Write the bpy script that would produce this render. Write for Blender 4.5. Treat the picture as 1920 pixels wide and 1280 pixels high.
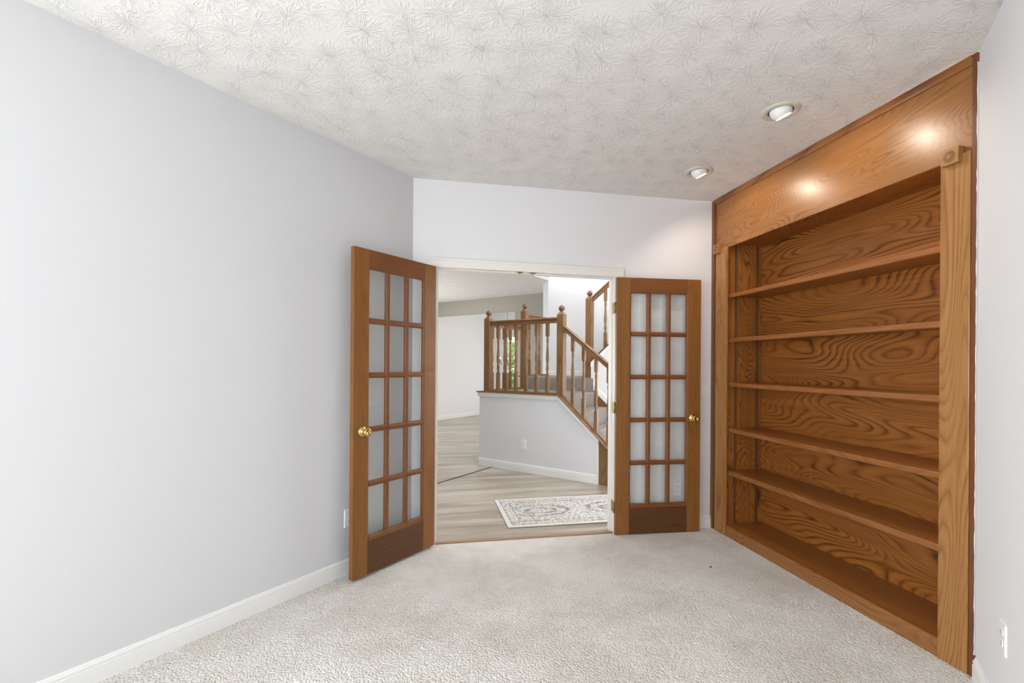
import bpy, bmesh, math, random
from mathutils import Matrix, Vector
random.seed(7)
for o in list(bpy.data.objects): bpy.data.objects.remove(o, do_unlink=True)
scn = bpy.context.scene
COL = scn.collection

# ------------------------------------------------------------------ camera, world, exposure
H = 1.335                       # eye height
CEIL = 2.696
F_PX, CY_PX, ROLL = 867.72, 683.14, 0.0069
cam = bpy.data.cameras.new('camera')
cam.sensor_width = 36.0
cam.lens = F_PX / 1920 * 36.0
cam.shift_y = (CY_PX - 640) / 1920
cam.clip_start = 0.05
cam_ob = bpy.data.objects.new('camera', cam)
cam_ob.matrix_world = Matrix.Translation((0, 0, H)) @ Matrix.Rotation(math.pi/2, 4, 'X') @ Matrix.Rotation(ROLL, 4, 'Z')
COL.objects.link(cam_ob)
scn.camera = cam_ob
scn.view_settings.view_transform = 'Standard'
scn.view_settings.look = 'None'
scn.view_settings.gamma = 1.0
scn.view_settings.use_curve_mapping = False
scn.view_settings.exposure = 0.12
world = bpy.data.worlds.new('world'); scn.world = world
world.use_nodes = True
world.node_tree.nodes['Background'].inputs[0].default_value = (0.86, 0.93, 1.0, 1)
world.node_tree.nodes['Background'].inputs[1].default_value = 1.5

# ------------------------------------------------------------------ plan of the house (metres)
TH = 0.5989
def dr(a): return Vector((math.sin(a), math.cos(a), 0))
L = dr(TH); D = dr(TH + math.pi/4); K = dr(TH - math.pi/4); E = dr(TH - math.pi/2)
A = Vector((-0.73158, 3.390633, 0))
B = A + D*2.42556
C = B - K*1.88315
S = Vector((-0.4257, 6.1363, 0))
def frame(o, x, y):
    m = Matrix.Identity(4)
    for i in range(3):
        m[i][0] = x[i]; m[i][1] = y[i]; m[i][2] = (0, 0, 1)[i]; m[i][3] = o[i]
    return m
FW = frame(A, D, K)             # door wall: x to the right, y out of the room
FK = frame(B, -K, D)            # bookcase wall: x towards the camera, y out of the room
FL = frame(A, -L, -E)           # left wall: x towards the camera, y into the room
FR = frame(C, -L, -E)           # right wall: x towards the camera, y out of the room
FS = frame(S, -E, L)            # staircase: x to the right, y away
I4 = Matrix.Identity(4)

# ------------------------------------------------------------------ added area lights out of view, standing in for daylight
def area(name, fr, loc, direction, sx, sy, power, color=(1, 1, 1)):
    l = bpy.data.lights.new(name, 'AREA'); l.shape = 'RECTANGLE'; l.size = sx; l.size_y = sy
    l.energy = power; l.color = color
    o = bpy.data.objects.new(name, l)
    d = (fr.to_3x3() @ Vector(direction)).normalized()
    q = d.to_track_quat('-Z', 'Y')
    o.matrix_world = Matrix.Translation(fr @ Vector(loc)) @ q.to_matrix().to_4x4()
    COL.objects.link(o); return o
ROOM_BACK = -7.40
area('added_fill_down_study', FS, (2.75, ROOM_BACK+0.30, 1.60), (0, 1, -0.75), 2.3, 1.5, 22, (0.94, 0.97, 1.0))  # added lamp inside the unseen back window, tilted down to lift the floor
area('added_fill_up_study', FS, (2.75, ROOM_BACK+0.30, 1.30), (0, 1, 0.85), 2.3, 1.3, 12, (0.96, 0.98, 1.0))  # second added lamp there, tilted up to lift the ceiling
area('added_side_fill_study', FS, (1.33, -5.85, 1.45), (1, 0.25, 0.1), 1.5, 1.5, 150, (0.95, 0.97, 1.0))  # main study fill, added on the left wall behind the camera
area('added_right_fill_study', FS, (4.30, -6.35, 1.45), (-1, 0.9, 0.1), 1.3, 1.5, 5, (0.95, 0.97, 1.0))  # weak fill added on the right wall behind the camera
area('added_fill_foyer', FS, (4.83, -2.08, 1.9), (-0.7, 1, 0.0), 0.7, 2.2, 1250, (0.96, 0.98, 1.0))  # added out of sight to brighten the half wall from the right
area('added_high_fill_foyer', FS, (2.2, -1.0, 4.6), (-0.3, 0.9, -0.5), 0.5, 0.5, 32, (1.0, 0.97, 0.93))  # added high fill for the stairwell wall, no fixture built
area('added_fill_living', FS, (-3.74, 0.5, 1.45), (1, 0.1, 0.15), 2.2, 1.7, 104, (0.97, 0.99, 1.0))  # added out of view to brighten the living room ceiling and floor
area('added_fill_dining', FS, (0.42, 4.2, 1.5), (-1, 0, 0), 1.6, 1.6, 54, (1.0, 0.99, 0.97))  # added on the unseen dining side to brighten that room

# ------------------------------------------------------------------ materials
def s2l(c):
    c = c/255.0
    return c/12.92 if c <= 0.04045 else ((c+0.055)/1.055)**2.4
def rgb(r, g, b): return (s2l(r), s2l(g), s2l(b), 1)
class NT:
    def __init__(s, name):
        s.m = bpy.data.materials.new(name); s.m.use_nodes = True
        s.t = s.m.node_tree; s.b = s.t.nodes['Principled BSDF']
    def n(s, typ, **kw):
        x = s.t.nodes.new(typ)
        for k, v in kw.items():
            if k.startswith('i_'):
                key = k[2:]; key = int(key) if key.isdigit() else key
                s.put(x.inputs[key], v)
            else: setattr(x, k, v)
        return x
    def put(s, inp, v):
        if isinstance(v, bpy.types.NodeSocket): s.t.links.new(v, inp)
        else: inp.default_value = v
    def math(s, op, a, b=0.0, c=0.0, clamp=False):
        x = s.n('ShaderNodeMath', operation=op, use_clamp=clamp)
        s.put(x.inputs[0], a); s.put(x.inputs[1], b); s.put(x.inputs[2], c)
        return x.outputs[0]
    def vmath(s, op, a, b=(0, 0, 0)):
        x = s.n('ShaderNodeVectorMath', operation=op)
        s.put(x.inputs[0], a)
        if op == 'SCALE': s.put(x.inputs['Scale'], b)
        else: s.put(x.inputs[1], b)
        return x
    def mix(s, f, a, b, mode='MIX'):
        x = s.n('ShaderNodeMix', data_type='RGBA', blend_type=mode)
        s.put(x.inputs['Factor'], f); s.put(x.inputs['A'], a); s.put(x.inputs['B'], b)
        return x.outputs['Result']
    def ramp(s, f, stops, interp='LINEAR'):
        x = s.n('ShaderNodeValToRGB'); x.color_ramp.interpolation = interp
        e = x.color_ramp.elements
        while len(e) < len(stops): e.new(0.5)
        for k, (p, c) in enumerate(stops):
            e[k].position = p; e[k].color = c if len(c) == 4 else (*c, 1)
        s.put(x.inputs[0], f); return x.outputs[0]
    def coords(s, scale=(1, 1, 1), rnd=0.0):
        c = s.n('ShaderNodeTexCoord').outputs['Object']
        if rnd:
            r = s.n('ShaderNodeObjectInfo').outputs['Random']
            cb = s.n('ShaderNodeCombineXYZ'); k = s.math('MULTIPLY', r, rnd)
            for i in range(3): s.t.links.new(k, cb.inputs[i])
            c = s.vmath('ADD', c, cb.outputs[0]).outputs[0]
        return s.vmath('MULTIPLY', c, scale).outputs[0]
    def noise(s, v, scale, detail=2.0, rough=0.5, dist=0.0):
        x = s.n('ShaderNodeTexNoise'); s.put(x.inputs['Vector'], v)
        x.inputs['Scale'].default_value = scale; x.inputs['Detail'].default_value = detail
        x.inputs['Roughness'].default_value = rough; x.inputs['Distortion'].default_value = dist
        return x.outputs['Fac']
    def bump(s, h, strength, dist):
        x = s.n('ShaderNodeBump'); s.put(x.inputs['Height'], h)
        x.inputs['Strength'].default_value = strength; x.inputs['Distance'].default_value = dist
        s.t.links.new(x.outputs[0], s.b.inputs['Normal'])
    def base(s, c, rough=0.5, spec=0.5, metal=0.0, coat=0.0):
        s.put(s.b.inputs['Base Color'], c); s.put(s.b.inputs['Roughness'], rough)
        s.b.inputs['Specular IOR Level'].default_value = spec
        s.b.inputs['Metallic'].default_value = metal
        if coat: s.b.inputs['Coat Weight'].default_value = coat; s.b.inputs['Coat Roughness'].default_value = 0.2
        return s.m

def plain(name, c, rough=0.5, spec=0.5, metal=0.0, bumpy=0.0):
    t = NT(name)
    if bumpy:
        t.bump(t.noise(t.coords(), 220, 3), bumpy, 0.002)
    return t.base(c, rough, spec, metal)

def wood(name, axis, dark, mid, light, rings=11.0, freq=1.0, stretch=7.0, rough=0.32, contrast=1.0, coat=0.25, spec=0.5):
    """stained oak: growth-ring contours drawn out along the grain axis, with fine pores"""
    t = NT(name)
    sc = [stretch*freq]*3; sc[axis] = freq
    v = t.coords(tuple(sc), 31.0)
    n = t.noise(v, 0.55, 1.6, 0.45, 0.35)
    saw = t.math('FRACT', t.math('MULTIPLY', n, rings))
    ring = t.ramp(saw, [(0.0, (0.55,)*3), (0.14, (0.05,)*3), (0.42, (0.72,)*3), (0.8, (1.0,)*3), (1.0, (0.6,)*3)])
    fade = t.ramp(t.noise(t.vmath('ADD', v, (7.3, 2.1, 4.4)).outputs[0], 1.3, 2.0), [(0.35, (0.25,)*3), (0.62, (1,)*3)])
    ring = t.math('ADD', t.math('MULTIPLY', t.math('SUBTRACT', ring, 0.7), fade), 0.7)
    sc2 = [260.0]*3; sc2[axis] = 9.0
    pores = t.noise(t.coords(tuple(sc2), 5.0), 1.0, 2.0, 0.6)
    sc3 = [38.0]*3; sc3[axis] = 1.6
    fib = t.noise(t.coords(tuple(sc3), 9.0), 1.0, 3.0, 0.6)
    f = t.math('MULTIPLY_ADD', ring, 0.62*contrast, 0.5 - 0.34*contrast)
    f = t.math('ADD', f, t.math('MULTIPLY', t.math('SUBTRACT', fib, 0.5), 0.55))
    f = t.math('ADD', f, t.math('MULTIPLY', t.math('SUBTRACT', pores, 0.5), 0.45), clamp=True)
    col = t.ramp(f, [(0.0, dark), (0.5, mid), (1.0, light)])
    t.bump(t.math('ADD', ring, pores), 0.12, 0.0012)
    return t.base(col, rough, spec, 0, coat)

OK_D, OK_M, OK_L = rgb(70, 36, 14), rgb(132, 80, 38), rgb(160, 104, 54)
oak = [wood('bookcase_oak_'+a, i, OK_D, OK_M, OK_L, contrast=1.0) for i, a in enumerate(('along', 'across', 'upright'))]
PL_D, PL_M, PL_L = rgb(104, 66, 30), rgb(158, 110, 60), rgb(178, 132, 80)
pil_oak = wood('pilaster_oak', 2, PL_D, PL_M, PL_L, rings=30, contrast=0.85, stretch=8, coat=0.05, spec=0.4)
trim_oak = wood('dark_edge_oak', 2, rgb(74, 38, 16), rgb(112, 62, 28), rgb(134, 80, 40), contrast=0.5)
back_oak = wood('back_panel_oak', 0, rgb(60, 30, 8), rgb(142, 86, 34), rgb(172, 110, 50), rings=46, stretch=5.0, contrast=1.35, rough=0.4, coat=0.0, spec=0.35)
side_oak = wood('side_panel_oak', 2, rgb(64, 32, 10), rgb(146, 90, 38), rgb(176, 114, 56), rings=46, stretch=5.0, freq=1.4, contrast=1.3, rough=0.4, coat=0.0, spec=0.35)
shelf_oak = wood('shelf_oak', 0, rgb(92, 50, 18), rgb(142, 88, 42), rgb(164, 108, 58), rings=24, contrast=0.5, coat=0.1)
fascia_oak = wood('fascia_oak', 0, rgb(92, 54, 20), rgb(142, 93, 46), rgb(166, 114, 62), rings=60, stretch=4.0, freq=1.6, contrast=1.0, rough=0.33, coat=0.06)
door_v = wood('door_wood_upright', 2, rgb(106, 64, 20), rgb(132, 86, 38), rgb(154, 104, 50), rings=20, contrast=0.42, stretch=12, rough=0.42, coat=0.05, spec=0.4)
door_h = wood('door_wood_crosswise', 0, rgb(92, 52, 20), rgb(120, 72, 34), rgb(140, 90, 46), rings=14, contrast=0.4, stretch=9, rough=0.42, coat=0.05, spec=0.4)
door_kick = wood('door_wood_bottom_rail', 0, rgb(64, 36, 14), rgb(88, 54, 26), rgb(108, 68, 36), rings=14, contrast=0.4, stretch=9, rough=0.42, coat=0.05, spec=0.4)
st_v = wood('stair_oak_upright', 2, rgb(76, 50, 22), rgb(122, 88, 50), rgb(146, 110, 68), rings=24, contrast=0.7, stretch=9, rough=0.4)
st_h = wood('stair_oak_rail', 0, rgb(74, 46, 22), rgb(116, 80, 44), rgb(138, 98, 60), rings=20, contrast=0.5, stretch=9, rough=0.38)
st_y = wood('stair_oak_rail_away', 1, rgb(74, 46, 24), rgb(118, 80, 48), rgb(140, 98, 64), rings=20, contrast=0.5, stretch=9, rough=0.38)
finial_m = wood('finial_oak', 2, rgb(74, 42, 24), rgb(104, 64, 40), rgb(124, 80, 54), rings=9, contrast=0.5, rough=0.35)

wall_paint = plain('wall_paint_pale_grey', rgb(226, 227, 229), 0.62, 0.25, bumpy=0.04)
wall_left_dimmed = plain('wall_paint_left_dimmed', rgb(217, 218, 220), 0.62, 0.25, bumpy=0.04)  # wall paint darkened here to offset the strong light on this wall
wall_white = plain('wall_paint_white', rgb(231, 231, 233), 0.62, 0.25, bumpy=0.04)
wall_taupe = plain('wall_paint_taupe', rgb(172, 166, 155), 0.62, 0.25)
trim_white = plain('trim_gloss_white', rgb(238, 238, 236), 0.35, 0.45)
trim_cream = plain('door_frame_cream_white', rgb(236, 233, 226), 0.4, 0.45)
plate_white = plain('white_plastic', rgb(240, 240, 240), 0.35, 0.5)
slot_dark = plain('dark_slot', rgb(60, 58, 56), 0.6)
brass = plain('polished_brass', rgb(214, 184, 118), 0.18, 0.5, 1.0)
brass_dull = plain('aged_brass', rgb(150, 134, 92), 0.38, 0.5, 1.0)
steel_dark = plain('shelf_standard_metal', rgb(120, 104, 78), 0.4, 0.5, 0.9)
can_trim = plain('recessed_light_trim', rgb(206, 200, 184), 0.45, 0.4)
can_white = plain('eyeball_white_enamel', rgb(240, 240, 240), 0.3, 0.5)
can_dark = plain('eyeball_gap', rgb(40, 36, 30), 0.7)

def mat_ceiling():
    t = NT('stomped_plaster_ceiling')
    hs = []
    for k, (s, off) in enumerate(((5.6, (0, 0, 0)), (6.3, (3.37, 1.71, 0)))):
        p = t.vmath('ADD', t.coords((s, s, 0.0)), off).outputs[0]
        v = t.n('ShaderNodeTexVoronoi', voronoi_dimensions='2D'); t.put(v.inputs['Vector'], p)
        v.inputs['Scale'].default_value = 1.0; v.inputs['Randomness'].default_value = 0.7
        d = t.vmath('SUBTRACT', p, v.outputs['Position']).outputs[0]
        wob = t.n('ShaderNodeTexNoise'); t.put(wob.inputs['Vector'], p); wob.inputs['Scale'].default_value = 3.0
        r = t.vmath('LENGTH', d).outputs['Value']
        u = t.vmath('NORMALIZE', d).outputs[0]
        q = t.vmath('SCALE', u, 4.2).outputs[0]
        cb = t.n('ShaderNodeCombineXYZ'); t.put(cb.inputs[2], t.math('MULTIPLY', r, 2.2))
        q = t.vmath('ADD', q, cb.outputs[0]).outputs[0]
        q = t.vmath('ADD', q, t.vmath('SCALE', v.outputs['Position'], 13.7).outputs[0]).outputs[0]
        q = t.vmath('ADD', q, t.vmath('SCALE', wob.outputs['Color'], 0.9).outputs[0]).outputs[0]
        n = t.noise(q, 1.0, 1.0)
        rd = t.math('ABSOLUTE', t.math('SUBTRACT', n, 0.5))
        rd = t.math('SUBTRACT', 1.0, t.math('MULTIPLY', rd, 12.0), clamp=True)
        mask = t.ramp(r, [(0.0, (0.5,)*3), (0.1, (0.9,)*3), (0.42, (1,)*3), (0.66, (0,)*3)])
        hs.append(t.math('MULTIPLY', rd, mask))
    h = t.math('MAXIMUM', hs[0], t.math('MULTIPLY', hs[1], 0.8))
    h = t.math('ADD', h, t.math('MULTIPLY', t.noise(t.coords(), 70, 3), 0.45))
    t.bump(h, 1.0, 0.0017)
    return t.base(rgb(233, 231, 227), 0.8, 0.15)
ceil_m = mat_ceiling()

def mat_carpet(name, c1, c2, scale=170):
    t = NT(name)
    v = t.coords()
    vo = t.n('ShaderNodeTexVoronoi'); t.put(vo.inputs['Vector'], v); vo.inputs['Scale'].default_value = scale
    fine = t.noise(v, scale*1.3, 2.5, 0.7)
    big = t.noise(v, 1.9, 4.0, 0.62)
    tr = t.ramp(big, [(0.36, c2), (0.60, c1)])
    fl = t.ramp(fine, [(0.33, (0.64, 0.61, 0.57)), (0.44, (0.96, 0.955, 0.95)), (0.6, (1.0, 1.0, 1.0))])
    col = t.mix(1.0, tr, fl, 'MULTIPLY')
    t.bump(t.math('ADD', t.math('MULTIPLY', vo.outputs['Distance'], -1.2), fine), 1.0, 0.010)
    t.b.inputs['Sheen Weight'].default_value = 0.15
    return t.base(col, 0.95, 0.1)
carpet = mat_carpet('beige_cut_pile_carpet', rgb(255, 252, 246), rgb(236, 230, 221), 105)
stair_carpet = mat_carpet('stair_carpet_taupe', rgb(188, 182, 174), rgb(172, 164, 155), 220)

def mat_laminate():
    t = NT('greige_wood_plank_floor')
    # boards run parallel to the door wall; coordinates come from the floor mesh, which is built in that frame
    v = t.coords()
    br = t.n('ShaderNodeTexBrick'); t.put(br.inputs['Vector'], v)
    br.offset = 0.37; br.inputs['Scale'].default_value = 1.0
    br.inputs['Brick Width'].default_value = 1.25; br.inputs['Row Height'].default_value = 0.18
    br.inputs['Mortar Size'].default_value = 0.0012; br.inputs['Mortar Smooth'].default_value = 0.1
    br.inputs['Color1'].default_value = (0.35,)*3+(1,); br.inputs['Color2'].default_value = (0.75,)*3+(1,)
    br.inputs['Mortar'].default_value = (0.12,)*3+(1,)
    streak = t.noise(t.coords((0.7, 6.0, 1)), 1.0, 3.0, 0.55, 0.3)
    fine = t.noise(t.coords((3.0, 90.0, 1)), 1.0, 2.0, 0.6)
    f = t.math('ADD', t.math('MULTIPLY', br.outputs['Color'], 0.22), t.math('MULTIPLY', streak, 0.95))
    f = t.math('ADD', f, t.math('MULTIPLY', fine, 0.22))
    col = t.ramp(f, [(0.42, rgb(108, 99, 88)), (0.66, rgb(158, 147, 132)), (0.9, rgb(198, 187, 172))])
    col = t.mix(br.outputs['Fac'], col, rgb(92, 80, 70))
    return t.base(col, 0.28, 0.5)
laminate = mat_laminate()

def mat_rug():
    t = NT('distressed_grey_medallion_rug')
    v = t.coords()                                   # rug mesh is centred on its own origin, 2.2 x 0.78
    sp = t.n('ShaderNodeSeparateXYZ'); t.put(sp.inputs[0], v)
    ax = t.math('ABSOLUTE', sp.outputs[0]); ay = t.math('ABSOLUTE', sp.outputs[1])
    e = t.math('MINIMUM', t.math('SUBTRACT', 1.10, ax), t.math('SUBTRACT', 0.39, ay))   # distance to edge
    speck = t.noise(v, 62, 2.0, 0.7)
    flor = t.n('ShaderNodeTexVoronoi', feature='DISTANCE_TO_EDGE'); t.put(flor.inputs['Vector'], v); flor.inputs['Scale'].default_value = 26
    fl = t.ramp(flor.outputs['Distance'], [(0.0, (1,)*3), (0.16, (0,)*3)])
    fl = t.math('MULTIPLY', fl, t.ramp(e, [(0.035, (0,)*3), (0.05, (1,)*3)]))
    def band(x, c, w):
        return t.math('SUBTRACT', 1.0, t.math('DIVIDE', t.math('ABSOLUTE', t.math('SUBTRACT', x, c)), w), clamp=True)
    lines = t.math('MAXIMUM', band(e, 0.045, 0.008), band(e, 0.125, 0.010))
    # medallions repeating along the runner
    px = t.math('PINGPONG', t.math('ADD', sp.outputs[0], 0.02), 0.36)
    rr = t.math('SQRT', t.math('ADD', t.math('POWER', t.math('DIVIDE', px, 0.30), 2.0), t.math('POWER', t.math('DIVIDE', ay, 0.17), 2.0)))
    rr = t.math('ADD', rr, t.math('MULTIPLY', t.noise(v, 9, 2), 0.35))
    med = t.math('MAXIMUM', band(rr, 1.05, 0.09), band(rr, 0.62, 0.07))
    med = t.math('MULTIPLY', med, t.ramp(e, [(0.13, (0,)*3), (0.15, (1,)*3)]))
    f = t.math('MAXIMUM', t.math('MULTIPLY', lines, 0.8), med)
    f = t.math('ADD', t.math('MULTIPLY', f, 0.60), t.math('MULTIPLY', fl, 0.55))
    f = t.math('ADD', f, t.math('MULTIPLY', t.math('SUBTRACT', speck, 0.5), t.ramp(e, [(0.03, (0.1,)*3), (0.06, (1.3,)*3)])), clamp=True)
    wear = t.noise(v, 4, 2)
    f = t.math('MULTIPLY', f, t.math('ADD', wear, 0.55))
    col = t.ramp(f, [(0.0, rgb(204, 201, 195)), (0.45, rgb(156, 152, 147)), (1.0, rgb(108, 104, 101))])
    t.bump(speck, 0.3, 0.003)
    return t.base(col, 0.95, 0.1)
rug_m = mat_rug()

def mat_glass():
    t = NT('door_glass')
    nt = t.t; out = nt.nodes['Material Output']; nt.nodes.remove(t.b)
    tr = nt.nodes.new('ShaderNodeBsdfTransparent'); tr.inputs[0].default_value = (0.985, 1.0, 0.997, 1)
    gl = nt.nodes.new('ShaderNodeBsdfGlossy'); gl.inputs['Roughness'].default_value = 0.03
    lw = nt.nodes.new('ShaderNodeLayerWeight'); lw.inputs[0].default_value = 0.5
    p5 = nt.nodes.new('ShaderNodeMath'); p5.operation = 'POWER'; p5.inputs[1].default_value = 5.0
    nt.links.new(lw.outputs['Facing'], p5.inputs[0])
    fr = nt.nodes.new('ShaderNodeMath'); fr.operation = 'MULTIPLY_ADD'; fr.inputs[1].default_value = 0.9; fr.inputs[2].default_value = 0.04
    nt.links.new(p5.outputs[0], fr.inputs[0])
    mx = nt.nodes.new('ShaderNodeMixShader')
    nt.links.new(fr.outputs[0], mx.inputs[0]); nt.links.new(tr.outputs[0], mx.inputs[1]); nt.links.new(gl.outputs[0], mx.inputs[2])
    nt.links.new(mx.outputs[0], out.inputs[0]); return t.m
glass = mat_glass()
def mat_emit(name, c, s):
    t = NT(name); t.b.inputs['Emission Color'].default_value = c; t.b.inputs['Emission Strength'].default_value = s
    return t.base(c, 0.5)
sm = NT('slotted_channel'); _z = sm.n('ShaderNodeSeparateXYZ'); sm.put(_z.inputs[0], sm.coords())
slot_mat = sm.base(sm.mix(sm.math('GREATER_THAN', sm.math('FRACT', sm.math('DIVIDE', _z.outputs[2], 0.0127)), 0.5), rgb(50, 40, 30), rgb(150, 130, 96)), 0.45)
bulb_m = mat_emit('lit_bulb', (1.0, 0.88, 0.72, 1), 11.0)
candle_m = mat_emit('lit_candle_bulb', (1.0, 0.78, 0.5, 1), 6.0)
leaf_m = NT('hedge_leaves'); leaf_m = leaf_m.base(leaf_m.ramp(leaf_m.noise(leaf_m.coords(), 3, 3), [(0.35, rgb(176, 196, 116)), (0.65, rgb(230, 240, 176))]), 0.6)
grass_m = NT('lawn'); grass_m = grass_m.base(grass_m.ramp(grass_m.noise(grass_m.coords(), 14, 3), [(0.35, rgb(96, 130, 60)), (0.65, rgb(150, 180, 96))]), 0.9, 0.1)

# ------------------------------------------------------------------ mesh helpers
class MB:
    def __init__(s): s.bm = bmesh.new()
    def box(s, x0, x1, y0, y1, z0, z1):
        v = [s.bm.verts.new(p) for p in ((x0,y0,z0),(x1,y0,z0),(x1,y1,z0),(x0,y1,z0),(x0,y0,z1),(x1,y0,z1),(x1,y1,z1),(x0,y1,z1))]
        for f in ((0,3,2,1),(4,5,6,7),(0,1,5,4),(1,2,6,5),(2,3,7,6),(3,0,4,7)): s.bm.faces.new([v[i] for i in f])
        return s
    def prism(s, a, b):
        """closed solid between two matching polygons of 3D points"""
        va = [s.bm.verts.new(p) for p in a]; vb = [s.bm.verts.new(p) for p in b]
        n = len(va)
        s.bm.faces.new(va[::-1]); s.bm.faces.new(vb)
        for i in range(n): s.bm.faces.new((va[i], va[(i+1) % n], vb[(i+1) % n], vb[i]))
        return s
    def plan(s, pts, z0, z1): return s.prism([(x, y, z0) for x, y in pts], [(x, y, z1) for x, y in pts])
    def elev(s, pts, y0, y1): return s.prism([(x, y0, z) for x, z in pts], [(x, y1, z) for x, z in pts])
    def sweep(s, p0, p1, lat, prof):
        """profile (lateral, up) carried straight from p0 to p1, ends cut plumb"""
        p0, p1, lat = Vector(p0), Vector(p1), Vector(lat)
        f = lambda p: [p + lat*u + Vector((0, 0, w)) for u, w in prof]
        return s.prism(f(p0), f(p1))
    def lathe(s, prof, c=(0, 0, 0), axis=(0, 0, 1), seg=20):
        c = Vector(c); q = Vector((0, 0, 1)).rotation_difference(Vector(axis).normalized())
        rings = []
        for r, h in prof:
            if r < 1e-5: rings.append([s.bm.verts.new(c + q @ Vector((0, 0, h)))])
            else: rings.append([s.bm.verts.new(c + q @ Vector((r*math.cos(2*math.pi*i/seg), r*math.sin(2*math.pi*i/seg), h))) for i in range(seg)])
        for a, b in zip(rings, rings[1:]):
            for i in range(seg):
                j = (i+1) % seg
                if len(a) == 1 and len(b) == 1: continue
                if len(a) == 1: f = (a[0], b[i], b[j])
                elif len(b) == 1: f = (a[i], a[j], b[0])
                else: f = (a[i], a[j], b[j], b[i])
                nf = s.bm.faces.new(f); nf.smooth = True
        if len(rings[0]) > 1: s.bm.faces.new(rings[0][::-1])
        if len(rings[-1]) > 1: s.bm.faces.new(rings[-1])
        return s
    def make(s, name, mat, parent=None, mw=None, bevel=0.0, seg=2):
        bmesh.ops.recalc_face_normals(s.bm, faces=s.bm.faces)
        me = bpy.data.meshes.new(name); s.bm.to_mesh(me); s.bm.free()
        me.materials.append(mat)
        o = bpy.data.objects.new(name, me); COL.objects.link(o)
        if parent is not None: o.parent = parent
        if mw is not None: o.matrix_world = mw
        if bevel:
            b = o.modifiers.new('bevel', 'BEVEL'); b.width = bevel; b.segments = seg; b.limit_method = 'ANGLE'; b.angle_limit = math.radians(40)
        return o
def tag(o, label, cat, group=None, kind=None):
    o['label'] = label; o['category'] = cat
    if group: o['group'] = group
    if kind: o['kind'] = kind
    return o
def empty(name, mw, label, cat, group=None, kind=None):
    o = bpy.data.objects.new(name, None); o.empty_display_size = 0.1; COL.objects.link(o)
    o.matrix_world = mw
    return tag(o, label, cat, group, kind)
T = Matrix.Translation
def inv(fr, v): return fr.inverted() @ v

# ------------------------------------------------------------------ room shell
# floor of the study (carpet) : polygon A, B, C, back right, back left (world plan)
def W(fr, x, y, z=0): return fr @ Vector((x, y, z))
bk_r = W(FS, 4.342, ROOM_BACK); bk_l = W(FS, 1.295, ROOM_BACK)
carp = [A - Vector((0, 0, 0)), B, C, bk_r, bk_l]
m = MB(); m.prism([(p.x, p.y, -0.12) for p in carp], [(p.x, p.y, 0.0) for p in carp])
tag(m.make('floor', carpet), 'light beige cut-pile carpet covering the study floor', 'floor', kind='structure')
m = MB(); m.prism([(p.x, p.y, CEIL) for p in carp], [(p.x, p.y, CEIL+0.12) for p in carp])
tag(m.make('ceiling', ceil_m), 'white ceiling with stomped starburst plaster texture above the carpeted study', 'ceiling', kind='structure')

m = MB(); m.box(-0.05, 5.0, -0.115, 0, 0, CEIL)
tag(m.make('wall_left', wall_left_dimmed, mw=FL), 'long pale grey wall on the left of the study', 'wall', kind='structure')
m = MB(); m.box(-0.02, 5.4, 0, 0.12, 0, CEIL)
tag(m.make('wall_right', wall_paint, mw=FR), 'pale grey wall beside the bookcase at the right edge', 'wall', kind='structure')
UL, UR, HZ = 0.176, 1.572, 2.062
m = MB(); m.box(0, UL-0.016, 0, 0.115, 0, CEIL); m.box(UR+0.016, 2.4256, 0, 0.115, 0, CEIL); m.box(UL-0.016, UR+0.016, 0, 0.115, HZ, CEIL)
tag(m.make('wall_back', wall_white, mw=FW), 'white wall around the double doorway', 'wall', kind='structure')
m = MB(); m.box(0, 1.883, 0.36, 0.46, 0, CEIL); m.box(-0.1, -0.001, 0.0, 0.46, 0, CEIL)
tag(m.make('wall_bookcase', wall_paint, mw=FK), 'wall behind the built-in bookcase', 'wall', kind='structure')
# wall behind the camera with its window
m = MB()
wy0, wy1 = ROOM_BACK-0.12, ROOM_BACK
m.box(1.18, 1.6, wy0, wy1, 0, CEIL); m.box(3.9, 4.46, wy0, wy1, 0, CEIL); m.box(1.6, 3.9, wy0, wy1, 0, 0.65); m.box(1.6, 3.9, wy0, wy1, 2.35, CEIL)
tag(m.make('wall_front', wall_paint, mw=FS), 'study wall with the window, behind the viewer', 'wall', kind='structure')
def window_frame(name, fr, x0, x1, z0, z1, y0, y1, nx, axis=0, label=''):
    m = MB()
    def bx(a0, a1, b0, b1, c0, c1):
        m.box(a0, a1, b0, b1, c0, c1) if axis == 0 else m.box(b0, b1, a0, a1, c0, c1)
    w = 0.05
    bx(x0, x0+w, y0, y1, z0, z1); bx(x1-w, x1, y0, y1, z0, z1); bx(x0+w, x1-w, y0, y1, z0, z0+w); bx(x0+w, x1-w, y0, y1, z1-w, z1)
    for i in range(1, nx):
        xm = x0 + (x1-x0)*i/nx; bx(xm-0.02, xm+0.02, y0, y1, z0+w, z1-w)
    return tag(m.make(name, trim_white, mw=fr), label, 'window', kind='structure')
window_frame('window_1', FS, 1.6, 3.9, 0.65, 2.35, wy0, wy0+0.05, 2, label='white study window behind the viewer')

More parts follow.
